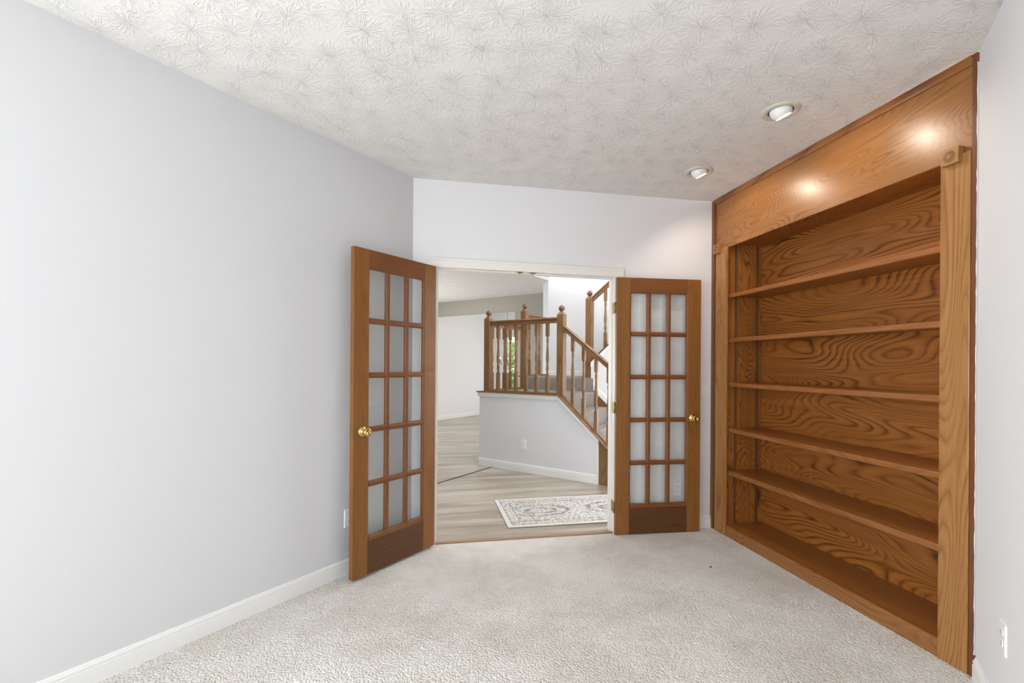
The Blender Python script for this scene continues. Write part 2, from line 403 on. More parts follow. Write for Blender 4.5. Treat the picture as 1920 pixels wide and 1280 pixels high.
# baseboards
BB = [(0, 0), (0.014, 0), (0.014, 0.068), (0.0105, 0.070), (0.0105, 0.073), (0.0125, 0.075), (0.0125, 0.084), (0.008, 0.087), (0.008, 0.091), (0.005, 0.097), (0, 0.097)]
def baseboard(name, fr, x0, x1, side, label, y=0.0, z=0.0, z1=None, sc=1.0):
    m = MB(); m.sweep((x0, y, z), (x1, y, z if z1 is None else z1), (0, side, 0), [(u, w*sc) for u, w in BB])
    return tag(m.make(name, trim_white, mw=fr), label, 'baseboard', kind='structure')
baseboard('baseboard_left', FL, 0.015, 4.95, 1, 'white grooved baseboard along the long left wall')
baseboard('baseboard_right', FR, 0.02, 5.34, -1, 'white grooved baseboard at the foot of the right wall')
baseboard('baseboard_back', FW, UR+0.08, 2.4256, -1, 'short white baseboard between the doorway and the bookcase')

# ------------------------------------------------------------------ door frame (sags slightly to the right, as in the photograph)
def zs(u, z): return z + 0.008 - 0.0118*(u - UL)
fr_e = empty('trim_1', FW, 'cream-white casing and jambs of the double doorway', 'door frame', kind='structure')
CP = [(0, 0), (0, 0.010), (0.010, 0.014), (0.046, 0.016), (0.050, 0.020), (0.066, 0.020), (0.070, 0.012), (0.070, 0)]
m = MB()
ht = 2.044
def head(m, u0, u1, prof):   # profile (z above, thickness)
    f = lambda u: [(u, -t, zs(u, ht + w)) for w, t in prof]
    m.prism(f(u0), f(u1))
head(m, UL-0.076, UR+0.070, CP)
m.make('head_casing', trim_cream, fr_e)
for side in (0, 1):
    m = MB(); u = UL-0.006 if side == 0 else UR
    pr = [(u + (w if side else -w), -t) for w, t in CP]
    m.prism([(x, y, 0) for x, y in pr], [(x, y, zs(u, ht)) for x, y in pr])
    m.make('side_casing', trim_cream, fr_e)
m = MB(); m.box(UL-0.016, UL, -0.002, 0.117, 0, 2.058); m.make('side_jamb', trim_cream, fr_e)
m = MB(); m.box(UR, UR+0.016, -0.002, 0.117, 0, 2.043); m.make('side_jamb', trim_cream, fr_e)
m = MB(); f = lambda u: [(u, -0.002, zs(u, ht+0.002)), (u, 0.117, zs(u, ht+0.002)), (u, 0.117, zs(u, ht+0.02)), (u, -0.002, zs(u, ht+0.02))]
m.prism(f(UL), f(UR)); m.make('head_jamb', trim_cream, fr_e)
m = MB(); f = lambda u: [(u, 0.042, zs(u, ht-0.009)), (u, 0.078, zs(u, ht-0.009)), (u, 0.078, zs(u, ht+0.002)), (u, 0.042, zs(u, ht+0.002))]
m.prism(f(UL), f(UR))
m.box(UL, UL+0.011, 0.042, 0.078, 0, 2.04); m.box(UR-0.011, UR, 0.042, 0.078, 0, 2.03)
m.make('door_stop', trim_cream, fr_e)
for u in (0.806, 0.906):
    m = MB(); z = zs(u, ht+0.002)
    m.box(u-0.026, u+0.026, 0.008, 0.032, z-0.003, z); m.lathe([(0.011, 0), (0.011, -0.006), (0.006, -0.011), (0, -0.012)], (u, 0.02, z-0.002), seg=12)
    o = m.make('catch_plate', brass_dull, fr_e); o['label'] = 'brass ball catch plate'
m = MB(); m.prism([(UL, y, z) for y, z in ((-0.004, 0), (0.02, 0), (0.02, 0.006), (0.008, 0.011), (-0.004, 0.006))], [(UR, y, z) for y, z in ((-0.004, 0), (0.02, 0), (0.02, 0.006), (0.008, 0.011), (-0.004, 0.006))])
tag(m.make('trim_2', plain('threshold_wood', rgb(146, 108, 74), 0.4), mw=FW), 'thin brown wooden threshold strip between carpet and plank floor', 'threshold', kind='structure')

# ------------------------------------------------------------------ french doors
def french_door(name, hinge, free, z0, zt, flip, label):
    """x runs hinge -> free edge; the face seen from the room is y = 0; flip=-1: body lies at negative y"""
    hv, fv = Vector((*hinge, 0)), Vector((*free, 0))
    d = (fv-hv).normalized(); w = (fv-hv).length
    y = Vector((-d.y, d.x, 0))
    fr = frame(hv, d, y)
    e = empty(name, fr @ T((0, 0, z0)), label, 'door', kind='structure')
    h = zt - z0; t = 0.034
    Y = (lambda a, b: (min(a*flip, b*flip), max(a*flip, b*flip)))
    st = 0.112; bw = 0.010; mw = 0.036
    def bx(m, x0, x1, a, b, za, zb): ya, yb = Y(a, b); m.box(x0, x1, ya, yb, za, zb)
    for x0, x1 in ((0, st), (w-st, w)):
        m = MB(); bx(m, x0, x1, 0, t, 0, h); m.make('stile', door_v, e, bevel=0.002)
    top, bot = 0.112, 0.208
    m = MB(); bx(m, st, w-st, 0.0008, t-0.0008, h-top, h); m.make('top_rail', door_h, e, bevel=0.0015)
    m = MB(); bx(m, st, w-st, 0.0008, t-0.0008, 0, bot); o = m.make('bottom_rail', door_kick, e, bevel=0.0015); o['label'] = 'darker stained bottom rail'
    # glazing bars: five rows of three panes, bars with rounded faces; beads around the opening
    X0, X1, Z0, Z1 = st, w-st, bot, h-top
    m = MB()
    ny, nx = 5, 3
    bar = [(-mw/2, 0.012), (-0.013, 0.006), (-0.007, 0.0025), (0.007, 0.0025), (0.013, 0.006), (mw/2, 0.012), (mw/2, t-0.012), (0.007, t-0.003), (-0.007, t-0.003), (-mw/2, t-0.012)]
    px = (X1-X0-2*bw - (nx-1)*mw)/nx; bz = 0.030; pz = (Z1-Z0-2*bz+0.022 - (ny-1)*mw*0.9)/ny
    zb = Z0 + bz; zt_ = Z1 - 0.009
    pz = (zt_-zb-(ny-1)*mw)/ny
    for i in range(1, nx):
        xc = X0+bw + i*px + (i-0.5)*mw
        m.prism([(xc+u, v*flip, zb) for u, v in bar], [(xc+u, v*flip, zt_) for u, v in bar])
    for j in range(1, ny):
        zc = zb + j*pz + (j-0.5)*mw
        m.prism([(X0+bw, v*flip, zc+u) for u, v in bar], [(X1-bw, v*flip, zc+u) for u, v in bar])
    m.make('glazing_bars', door_h, e)
    m = MB()
    bd = [(0, 0.002), (bw*0.5, 0.004), (bw, 0.012), (bw, t-0.012), (0, t-0.002)]
    m.prism([(X0+u, v*flip, Z0) for u, v in bd], [(X0+u, v*flip, Z1) for u, v in bd])
    m.prism([(X1-u, v*flip, Z0) for u, v in bd], [(X1-u, v*flip, Z1) for u, v in bd])
    bz_ = [(0, 0.002), (bz*0.75, 0.003), (bz, 0.012), (bz, t-0.012), (0, t-0.002)]
    m.prism([(X0+bw, v*flip, Z0+u) for u, v in bz_], [(X1-bw, v*flip, Z0+u) for u, v in bz_])
    bt = [(0, 0.002), (0.005, 0.004), (0.009, 0.012), (0.009, t-0.012), (0, t-0.002)]
    m.prism([(X0+bw, v*flip, Z1-u) for u, v in bt], [(X1-bw, v*flip, Z1-u) for u, v in bt])
    m.make('glazing_bead', door_h, e)
    m = MB()
    for i in range(nx):
        for j in range(ny):
            xa = X0+bw + i*(px+mw); za = zb + j*(pz+mw)
            bx(m, xa, xa+px, 0.0155, 0.0165, za, za+pz)
    m.make('glass', glass, e)
    # knob set both sides
    kx, kz = w-0.068, 0.915-z0
    for sgn, off, ln in ((-1*flip, 0.0, 1.0), (flip, t*flip, 0.80)):
        m = MB()
        prof = [(0.033, 0), (0.033, 0.004), (0.029, 0.009), (0.014, 0.012), (0.012, 0.030), (0.017, 0.034), (0.025, 0.041), (0.027, 0.049), (0.024, 0.056), (0.015, 0.059), (0.014, 0.057), (0, 0.056)]
        m.lathe([(r, q*ln) for r, q in prof], (kx, off, kz), (0, sgn, 0), seg=28)
        m.make('knob', brass, e)
    m = MB(); bx(m, w, w+0.0012, 0.006, t-0.006, kz-0.028, kz+0.028); m.make('latch_plate', brass_dull, e)
    # hinges at the hinge edge
    for z in (0.215, 1.0, 1.79):
        m = MB(); m.lathe([(0.0055, -0.044), (0.0055, 0.044)], (-0.007, t*0.62*flip, z-z0), seg=10)
        bx(m, -0.0075, 0.0005, t*0.40, t*0.72, z-z0-0.044, z-z0+0.044)
        m.make('hinge', brass_dull, e)
    return e
french_door('door_1', (-0.5577, 3.3778), (-0.95715, 2.79605), 0.017, 2.047, -1, 'left french door, wood with fifteen glass panes, swung open into the study')
french_door('door_2', (0.8191, 3.6290), (1.5189, 3.7241), 0.003, 2.026, 1, 'right french door, wood with fifteen glass panes, folded back against the white wall')
# hinge leaves left on the right jamb
for z in (0.215, 1.0, 1.79):
    m = MB(); m.box(UR-0.0015, UR, 0.0, 0.035, z-0.044, z+0.044)
    m.make('hinge_leaf', brass_dull, fr_e, bevel=0.0)

# ------------------------------------------------------------------ electrical plates
def outlet(fr, x, z, side, label, name='wall_outlet', y=0.0):
    """side: direction along local y in which the plate stands proud"""
    e = empty(name, fr @ T((x, y, z)), label, 'outlet')
    m = MB()
    w, h = 0.035, 0.0575
    m.prism([(-w, 0, -h), (w, 0, -h), (w, 0, h), (-w, 0, h)], [(-w+0.004, side*0.006, -h+0.004), (w-0.004, side*0.006, -h+0.004), (w-0.004, side*0.006, h-0.004), (-w+0.004, side*0.006, h-0.004)])
    m.make('cover_plate', plate_white, e)
    for zz in (-0.0195, 0.0195):
        m = MB(); pts = [(0.017*math.cos(a), max(-0.0135, min(0.0135, 0.017*math.sin(a)))) for a in [2*math.pi*i/24 for i in range(24)]]
        m.prism([(a, side*0.005, zz+b) for a, b in pts], [(a, side*0.008, zz+b) for a, b in pts]); r = m.make('receptacle', plate_white, e)
        m = MB()
        for xx in (-0.0065, 0.0065): m.box(xx-0.001, xx+0.001, min(side*0.0078, side*0.0084), max(side*0.0078, side*0.0084), zz+0.000, zz+0.008)
        m.lathe([(0.0026, 0), (0.0026, 0.0006)], (0, side*0.0078, zz-0.0065), (0, side, 0), seg=10)
        m.make('socket_slots', slot_dark, r)
    return e
outlet(FL, 0.536, 0.352, 1, 'white wall outlet low on the left wall, half hidden by the open left door')
outlet(FW, 2.128, 0.328, -1, 'white wall outlet seen through the bottom right pane of the right door')
outlet(FR, 0.385, 0.360, -1, 'white wall outlet on the right wall beside the bookcase')
outlet(FS, 0.70, 0.345, -1, 'small white outlet on the grey half wall under the stair landing')
e = empty('light_switch', FW @ T((2.362, 0, 1.126)), 'white toggle light switch between the right door and the bookcase', 'switch')
m = MB(); w, h = 0.035, 0.0575
m.prism([(-w, 0, -h), (w, 0, -h), (w, 0, h), (-w, 0, h)], [(-w+0.004, -0.006, -h+0.004), (w-0.004, -0.006, -h+0.004), (w-0.004, -0.006, h-0.004), (-w+0.004, -0.006, h-0.004)])
m.make('cover_plate', plate_white, e)
m = MB(); m.prism([(-0.005, -0.005, -0.011), (0.005, -0.005, -0.011), (0.005, -0.005, 0.011), (-0.005, -0.005, 0.011)], [(-0.004, -0.019, 0.002), (0.004, -0.019, 0.002), (0.004, -0.016, 0.009), (-0.004, -0.016, 0.009)])
m.make('toggle', plate_white, e)

# ------------------------------------------------------------------ built-in bookcase
bc = empty('bookcase', FK, 'large built-in oak bookcase with five shelves filling the wall', 'bookcase')
FX0, FX1, FZ0 = 0.040, 1.859, 2.272
DEP = 0.345
IX0, IX1 = 0.17, 1.762
m = MB(); m.box(FX0, FX1, 0.012, 0.032, FZ0, CEIL-0.03); m.make('fascia', fascia_oak, bc, bevel=0.002)
m = MB(); m.box(0.002, FX0, -0.004, 0.032, 0, CEIL-0.001); m.make('edge_trim', trim_oak, bc, bevel=0.003)
m = MB(); m.box(1.860, 1.8822, -0.006, 0.032, 0, CEIL-0.001); m.make('edge_trim', trim_oak, bc, bevel=0.003)
m = MB(); cp = [(0.012, 0), (0.004, 0.003), (0.001, 0.012), (-0.003, 0.020), (-0.010, 0.030), (-0.010, 0.0375), (0.012, 0.0375)]
m.prism([(FX0, a, CEIL-0.040+b) for a, b in cp], [(1.860, a, CEIL-0.040+b) for a, b in cp]); m.make('cove_molding', oak[0], bc)
for x0, x1 in ((0.066, 0.197), (1.738, 1.858)):
    m = MB(); m.box(x0, x1, -0.008, 0.014, 0, 2.283); m.make('pilaster', pil_oak, bc, bevel=0.003)
m = MB(); m.box(FX0, 0.066, 0.004, 0.03, 0, FZ0); m.make('filler_strip', trim_oak, bc)
# rosette blocks with radial carving
for x0 in (0.064, 1.756):
    m = MB(); x1 = x0+0.071; z0 = 2.244; z1 = 2.315
    m.box(x0, x1, -0.032, -0.008 if True else 0, z0, z1); m.box(x0, x1, -0.008, 0.012, 2.2835, z1)
    rb = m.make('rosette_block', pil_oak, bc, bevel=0.0015)
    cx, cz = (x0+x1)/2, (z0+z1)/2
    m = MB(); N = 26
    for k in range(N):
        a = 2*math.pi*k/N; da = 0.055
        pts = [(r*math.cos(a+s), r*math.sin(a+s)) for r, s in ((0.0125, -da*1.4), (0.0255, -da), (0.0255, da), (0.0125, da*1.4))]
        m.prism([(cx+p, -0.0318, cz+q) for p, q in pts], [(cx+p, -0.0326, cz+q) for p, q in pts])
    o = m.make('carved_flutes', plain('carved_recess_brown', rgb(84, 50, 24), 0.5), rb); o['label'] = 'dark radial flutes of the rosette'
    m = MB(); m.lathe([(0.0098, 0), (0.0088, 0.003), (0.004, 0.005), (0, 0.0055)], (cx, -0.032, cz), (0, -1, 0), seg=18); m.make('center_button', pil_oak, rb)
# ragged bead of white caulk where the edge trims meet the walls
for s_ in (1, -1):
    rnd = random.Random(5+s_); zs_ = [0.1+0.03*i for i in range(86)]
    ws = [rnd.choice((0.0006, 0.0008, 0.0012, 0.0018, 0.003)) for _ in zs_]
    f = (lambda w: 1.8828-w) if s_ > 0 else (lambda w: 0.0003+w*0.7)
    base = 1.8830 if s_ > 0 else 0.0002
    pts = [(f(w), z) for w, z in zip(ws, zs_)] + [(base, zs_[-1]), (base, zs_[0])]
    m = MB(); m.elev(pts, -0.0075, 0.004)
    m.make('caulk_bead', wall_paint, bc)
# carcass
m = MB(); m.box(IX0, IX1, DEP-0.008, DEP, 0, FZ0+0.05); m.make('back_panel', back_oak, bc)
m = MB(); m.box(IX0-0.018, IX0, 0.03, DEP, 0, FZ0+0.05); m.make('side_panel', side_oak, bc)
m = MB(); m.box(IX1, IX1+0.018, 0.03, DEP, 0, FZ0+0.05); m.make('side_panel', side_oak, bc)
m = MB(); m.box(IX0, IX1, 0.032, DEP, FZ0+0.03, FZ0+0.05); m.make('top_panel', back_oak, bc)
m = MB(); m.box(0.197, 1.738, 0.0, 0.018, 0, 0.084); m.make('base_board', fascia_oak, bc, bevel=0.004)
m = MB(); m.box(IX0, IX1, 0.018, DEP-0.008, 0.068, 0.083); m.make('base_deck', shelf_oak, bc)
for k, (zt, tk) in enumerate(((1.905, 0.033), (1.554, 0.032), (1.203, 0.031), (0.845, 0.034), (0.509, 0.036))):
    m = MB(); m.box(IX0+0.002, IX1-0.002, 0.045, DEP-0.012, zt-0.02, zt)
    sh = m.make('shelf', shelf_oak, bc)
    m = MB(); m.box(IX0+0.002, IX1-0.002, 0.028, 0.045, zt-tk, zt); m.make('shelf_nosing', shelf_oak, sh, bevel=0.007, seg=3)
for xs, nx in ((IX0, 1), (IX1, -1)):
    for yy in (0.100, 0.292):
        m = MB(); a, b = sorted((xs, xs+nx*0.004)); m.box(a, b, yy-0.008, yy+0.008, 0.09, FZ0+0.02)
        sd = m.make('shelf_standard', steel_dark, bc)
        m = MB(); a, b = sorted((xs+nx*0.0038, xs+nx*0.0044)); m.box(a, b, yy-0.003, yy+0.003, 0.10, FZ0+0.01)
        m.make('slot_channel', slot_mat, sd)

# ------------------------------------------------------------------ recessed eyeball lights in the ceiling
def eyeball(xk, yk, label):
    c = FK @ Vector((xk, yk, CEIL))
    e = empty('recessed_light', frame(c, -K, D), label, 'ceiling light', group='recessed eyeball lights')
    m = MB(); R = 0.094
    m.lathe([(0.061, 0.0), (0.061, -0.004), (0.066, -0.008), (0.078, -0.010), (0.090, -0.007), (R, 0.0), (R, 0.0005), (0.061, 0.0005)], seg=48); m.make('trim_ring', can_trim, e)
    m = MB(); m.lathe([(0.061, -0.0012), (0, -0.0012)], seg=40); m.make('socket_gap', can_dark, e)
    # eyeball: a dome cut by a tilted mouth that looks at the bookcase
    ax = Vector((0, 0.42, -0.90)).normalized()
    m = MB(); r = 0.057; c0 = Vector((0, 0.0, 0.010))
    q = Vector((0, 0, 1)).rotation_difference(ax)
    seg = 40; N = 14; rings = []
    amin = math.asin(0.66)
    for i in range(N+1):
        a = amin + (math.pi*0.80-amin)*i/N
        rings.append([c0 + q @ Vector((r*math.sin(a)*math.cos(2*math.pi*k/seg), r*math.sin(a)*math.sin(2*math.pi*k/seg), r*math.cos(a))) for k in range(seg)])
    vs = [[m.bm.verts.new(p) for p in rg] for rg in rings]
    for a, b in zip(vs, vs[1:]):
        for k in range(seg):
            f = m.bm.faces.new((a[k], a[(k+1) % seg], b[(k+1) % seg], b[k])); f.smooth = True
    m.make('eyeball', can_white, e)
    m = MB(); mc = c0 + ax*(r*math.cos(amin)-0.004)
    m.lathe([(0, 0.008), (r*0.30, 0.006), (r*0.52, 0.001), (r*0.60, -0.004), (0, -0.006)], mc, ax, seg=32)
    m.make('bulb', bulb_m, e)
    sp = bpy.data.lights.new('bulb_spot', 'SPOT'); sp.energy = 12; sp.color = (1.0, 0.86, 0.70); sp.spot_size = math.radians(150); sp.spot_blend = 0.5; sp.shadow_soft_size = 0.022
    so = bpy.data.objects.new('bulb_spot', sp); COL.objects.link(so); so.parent = e
    so.matrix_local = T(mc + ax*0.012) @ ax.to_track_quat('-Z', 'Y').to_matrix().to_4x4()
    return e
eyeball(1.308, -0.480, 'recessed eyeball ceiling light nearest the viewer, aimed at the bookcase')
eyeball(0.520, -0.455, 'smaller-looking recessed eyeball ceiling light near the doorway wall, aimed at the bookcase')

# speck on the carpet
m = MB(); m.plan([(0.010*math.cos(a)*(1+0.3*math.sin(3*a)), 0.006*math.sin(a)) for a in [2*math.pi*i/9 for i in range(9)]], 0.001, 0.004)
tag(m.make('debris_speck', plain('dark_red_scrap', rgb(110, 40, 34), 0.7), mw=T((1.329, 3.070, 0)) @ Matrix.Rotation(0.4, 4, 'Z')), 'tiny dark red scrap lying on the carpet before the bookcase', 'debris')

# ------------------------------------------------------------------ hall: floors and walls (staircase frame)
m = MB()
FSW = FW.inverted() @ FS
def w2(x, y): p = FSW @ Vector((x, y, 0)); return (p.x, p.y)
hall = [w2(-3.93, -6.2), w2(1.20, -6.2), w2(1.20, -2.50)]
hall += [(0.0, 0.02), (2.43, 0.02)]
hall += [w2(4.45, -2.15), w2(5.3, -2.15), w2(5.3, 1.9), w2(0.5, 1.9), w2(0.5, 5.45), w2(-3.93, 5.45)]
m.prism([(x, y, -0.12) for x, y in hall], [(x, y, -0.002) for x, y in hall])
tag(m.make('floor_hall', laminate, mw=FW), 'greige wood plank floor of the hall beyond the doorway', 'floor', kind='structure')
m = MB(); m.box(0.195, 0.215, -6.1, -0.012, -0.002, 0.003)
tag(m.make('trim_3', plain('seam_strip', rgb(96, 82, 70), 0.5), mw=FS), 'dark seam strip across the plank floor', 'floor seam', kind='structure')

UP = 5.2
m = MB(); m.box(-3.93, -3.81, -6.2, 5.45, 0, CEIL)
tag(m.make('wall_living', wall_white, mw=FS), 'long white wall of the living room seen through the doorway', 'wall', kind='structure')
m = MB(); m.box(-3.81, 1.2, -6.2, -6.08, 0, UP)
tag(m.make('wall_living_front', wall_white, mw=FS), 'living room front wall, out of view to the left', 'wall', kind='structure')
m = MB(); m.box(-1.29, -0.195, 2.733, 2.85, 0, CEIL); m.box(-3.81, -1.29, 2.733, 2.85, 2.392, CEIL)
tag(m.make('wall_taupe', wall_taupe, mw=FS), 'taupe wall with a wide opening beyond the stairs', 'wall', kind='structure')
m = MB(); m.plan([(0.064, 1.686), (5.2, 1.686), (5.2, 1.80), (0.10, 1.80), (-0.08, 1.98), (-0.08, 2.733), (-0.195, 2.733), (-0.195, 1.967)], 0, UP)
tag(m.make('wall_stairwell', wall_paint, mw=FS), 'tall pale wall behind the stair landing', 'wall', kind='structure')
m = MB(); m.box(5.2, 5.32, -2.27, 1.8, 0, UP)
tag(m.make('wall_foyer_right', wall_paint, mw=FS), 'foyer side wall hidden by the study wall', 'wall', kind='structure')
m = MB(); m.box(4.46, 5.2, -2.27, -2.15, 0, UP)
tag(m.make('wall_foyer_front', wall_paint, mw=FS), 'foyer front wall hidden by the study', 'wall', kind='structure')
m = MB(); m.box(-0.045, 0.075, -6.08, 1.686, CEIL+0.001, UP)
tag(m.make('wall_foyer_upper', wall_white, mw=FS), 'white upper foyer wall above the living room ceiling edge', 'wall', kind='structure')
m = MB(); m.box(-3.81, 0.075, -6.08, 2.733, CEIL, CEIL+0.15)
m.box(-3.81, 0.5, 2.85, 5.3, CEIL, CEIL+0.15)
tag(m.make('ceiling_living', ceil_m, mw=FS), 'textured living room ceiling seen through the doorway', 'ceiling', kind='structure')
m = MB(); m.box(-0.045, 5.2, -6.08, 1.8, UP, UP+0.12)
tag(m.make('ceiling_foyer', ceil_m, mw=FS), 'high foyer ceiling above the stairs', 'ceiling', kind='structure')
m = MB()
WX0, WX1, WZ0, WZ1 = -3.35, -2.35, 0.35, 2.12
m.box(-3.81, WX0, 5.3, 5.42, 0, CEIL); m.box(WX1, 0.5, 5.3, 5.42, 0, CEIL); m.box(WX0, WX1, 5.3, 5.42, 0, WZ0); m.box(WX0, WX1, 5.3, 5.42, WZ1, CEIL)
tag(m.make('wall_dining_far', wall_white, mw=FS), 'far dining room wall with the window', 'wall', kind='structure')
m = MB(); m.box(0.5, 0.6, 2.733, 5.42, 0, CEIL)
tag(m.make('wall_dining_right', wall_white, mw=FS), 'dining room side wall hidden behind the stairwell', 'wall', kind='structure')
window_frame('window_2', FS, WX0, WX1, WZ0, WZ1, 5.34, 5.40, 2, label='dining room window with garden view behind the balusters')
m = MB(); m.box(WX0+0.05, WX1-0.05, 5.365, 5.369, WZ0+0.05, WZ1-0.05)
tag(m.make('window_3', glass, mw=FS), 'clear glass of the dining room window', 'window', kind='structure')
window_frame('fill_frame_study_side', FS, -6.60, -5.10, 0.65, 2.25, 1.297, 1.325, 2, axis=1, label='added window frame around the side fill light, behind the viewer')  # frame added on solid wall around the side fill
window_frame('fill_frame_study_right', FS, -7.0, -5.7, 0.70, 2.2, 4.315, 4.340, 2, axis=1, label='added window frame on the right wall around a fill light, behind the viewer')  # made-up frame on solid wall for the right fill
window_frame('fill_frame_foyer', FS, 4.47, 5.19, 0.8, 3.0, -2.14, -2.10, 1, label='tall added window frame around the foyer fill light, hidden beyond the study wall')  # no opening behind it, added to frame the foyer fill
window_frame('fill_frame_living', FS, -0.6, 1.6, 0.6, 2.3, -3.805, -3.765, 3, axis=1, label='added window frame around the living room fill light, out of view')  # added to frame the living room fill, wall behind is solid
window_frame('fill_frame_dining', FS, 3.4, 5.0, 0.7, 2.3, 0.44, 0.49, 2, axis=1, label='added window frame around the dining room fill light, out of view')  # dining fill gets an added frame, no opening in the wall
m = MB()
m.sweep((-3.81, -6.0, 0), (-3.81, 5.3, 0), (1, 0, 0), BB)
tag(m.make('baseboard_living', trim_white, mw=FS), 'white baseboard along the living room wall', 'baseboard', kind='structure')
baseboard('baseboard_taupe', FS, -1.29, -0.2, -1, 'white baseboard under the taupe wall', y=2.733)
baseboard('baseboard_landing', FS, 0.09, 1.25, -1, 'white baseboard on the wall behind the upper landing', y=1.686, z=1.16, sc=0.75)

# garden outside the dining window
m = MB(); m.box(-14, 8, 5.45, 22, -0.15, -0.05)
tag(m.make('ground', grass_m, mw=FS), 'green lawn outside the dining window', 'lawn', kind='structure')
def shrub(x, y, r, h, label):
    m = MB()
    for i in range(2400):
        a = random.uniform(0, 2*math.pi); zz = random.uniform(0.0, 1.0); rr = r*math.sqrt(max(0.05, 1-(2*zz-1)**2*0.85))*random.uniform(0.75, 1.0)
        c = Vector((rr*math.cos(a), rr*math.sin(a), zz*h)); s = random.uniform(0.07, 0.13)
        n = Vector((random.gauss(0, 1), random.gauss(0, 1), random.gauss(0, 1))).normalized(); t1 = n.orthogonal().normalized(); t2 = n.cross(t1)
        vs = [m.bm.verts.new(c + t1*s*u + t2*s*0.5*v) for u, v in ((-1, 0), (0, 1), (1, 0), (0, -1))]
        m.bm.faces.new(vs)
    e = empty('shrub', FS @ T((x, y, -0.05)), label, 'shrub')
    m.make('foliage', leaf_m, e)
    m = MB(); m.lathe([(0.05, 0), (0.035, h*0.7)], seg=8); m.make('stem', st_v, e)
shrub(-7.9, 9.0, 0.9, 2.2, 'leafy green shrub, farthest left one outside the dining window')
shrub(-5.6, 8.4, 0.9, 2.15, 'leafy green shrub, left one outside the dining window')
shrub(-3.7, 8.6, 0.9, 2.1, 'leafy green shrub, right one outside the dining window')

# ------------------------------------------------------------------ half wall and stairs
RISE, RUN, LZ, PZ = 0.195, 0.213, 0.976, 1.165
XN = 1.197
m = MB()
m.elev([(0, 0), (1.70, 0), (1.70, 0.505), (XN, 0.968), (0, 0.968)], 0, 0.11)
m.box(0, 0.11, 0.11, 1.686, 0, 0.968); m.box(0, 0.11, 0.95, 1.686, 0.968, 1.155)
tag(m.make('wall_stair', wall_paint, mw=FS), 'pale grey half wall under the stair railing', 'wall', kind='structure')
m = MB(); m.sweep((-0.014, 0, 0), (1.70, 0, 0), (0, -1, 0), [(u, w*1.08) for u, w in BB]); m.sweep((0, -0.014, 0), (0, 1.68, 0), (-1, 0, 0), [(u, w*1.08) for u, w in BB])
tag(m.make('baseboard_stair', trim_white, mw=FS), 'white baseboard along the grey half wall', 'baseboard', kind='structure')
# white molding under the oak cap
m = MB()
mp = [(0, 0), (0.010, 0.006), (0.016, 0.016), (0.018, 0.022), (0.018, 0.062), (0, 0.062)]
m.sweep((-0.018, 0, 0.906), (XN-0.02, 0, 0.906), (0, -1, 0), mp)
m.sweep((XN-0.02, 0, 0.906), (1.70, 0, 0.440), (0, -1, 0), mp)
m.sweep((0, -0.018, 0.906), (0, 1.6, 0.906), (-1, 0, 0), mp)
m.box(1.682, 1.70, -0.014, 0, 0.09, 0.455)
tag(m.make('trim_4', trim_white, mw=FS), 'white molding below the oak cap of the half wall', 'trim', kind='structure')

st = empty('staircase', FS, 'oak staircase with turned balusters and grey carpet beyond the doorway', 'staircase')
def rail_prof(): return [(-0.030, 0.0), (-0.026, -0.018), (-0.019, -0.024), (-0.026, -0.032), (-0.026, -0.058), (0.026, -0.058), (0.026, -0.032), (0.019, -0.024), (0.026, -0.018), (0.030, 0.0), (0.022, 0.010), (-0.022, 0.010)]
CAP = [(-0.030, 0.0), (-0.036, 0.007), (-0.032, 0.015), (0.118, 0.015), (0.124, 0.007), (0.118, 0.0)]
SHOE = [(0.028, 0.015), (0.028, 0.026), (0.034, 0.032), (0.074, 0.032), (0.080, 0.026), (0.080, 0.015)]
# cap along the front, slope and left side  (profile: lateral = +y)
for a, b in (((-0.03, 0, 0.968), (XN, 0, 0.968)), ((XN, 0, 0.968), (2.10, 0, 0.139))):
    m = MB(); m.sweep(a, b, (0, 1, 0), CAP); o = m.make('base_cap', st_h, st)
    m = MB(); m.sweep(a if a[0] > 0 else (0.09, 0, 0.968), b, (0, 1, 0), SHOE); m.make('shoe_rail', st_h, st)
m = MB(); m.sweep((0, 0.124, 0.968), (0, 0.95, 0.968), (1, 0, 0), CAP); m.make('base_cap', st_y, st)
m = MB(); m.sweep((0, 0.124, 0.968), (0, 0.90, 0.968), (1, 0, 0), SHOE); m.make('shoe_rail', st_y, st)
m = MB(); m.sweep((0, 0.95, 1.155), (0, 1.60, 1.155), (1, 0, 0), CAP); m.make('base_cap', st_y, st)
m = MB(); m.sweep((0, 0.97, 1.155), (0, 1.60, 1.155), (1, 0, 0), SHOE); m.make('shoe_rail', st_y, st)
# brown end panel
m = MB(); m.elev([(1.70, 0), (2.07, 0), (2.07, 0.150), (1.70, 0.497)], 0.002, 0.10); o = m.make('end_panel', st_v, st); o['label'] = 'brown oak panel closing the foot of the half wall'

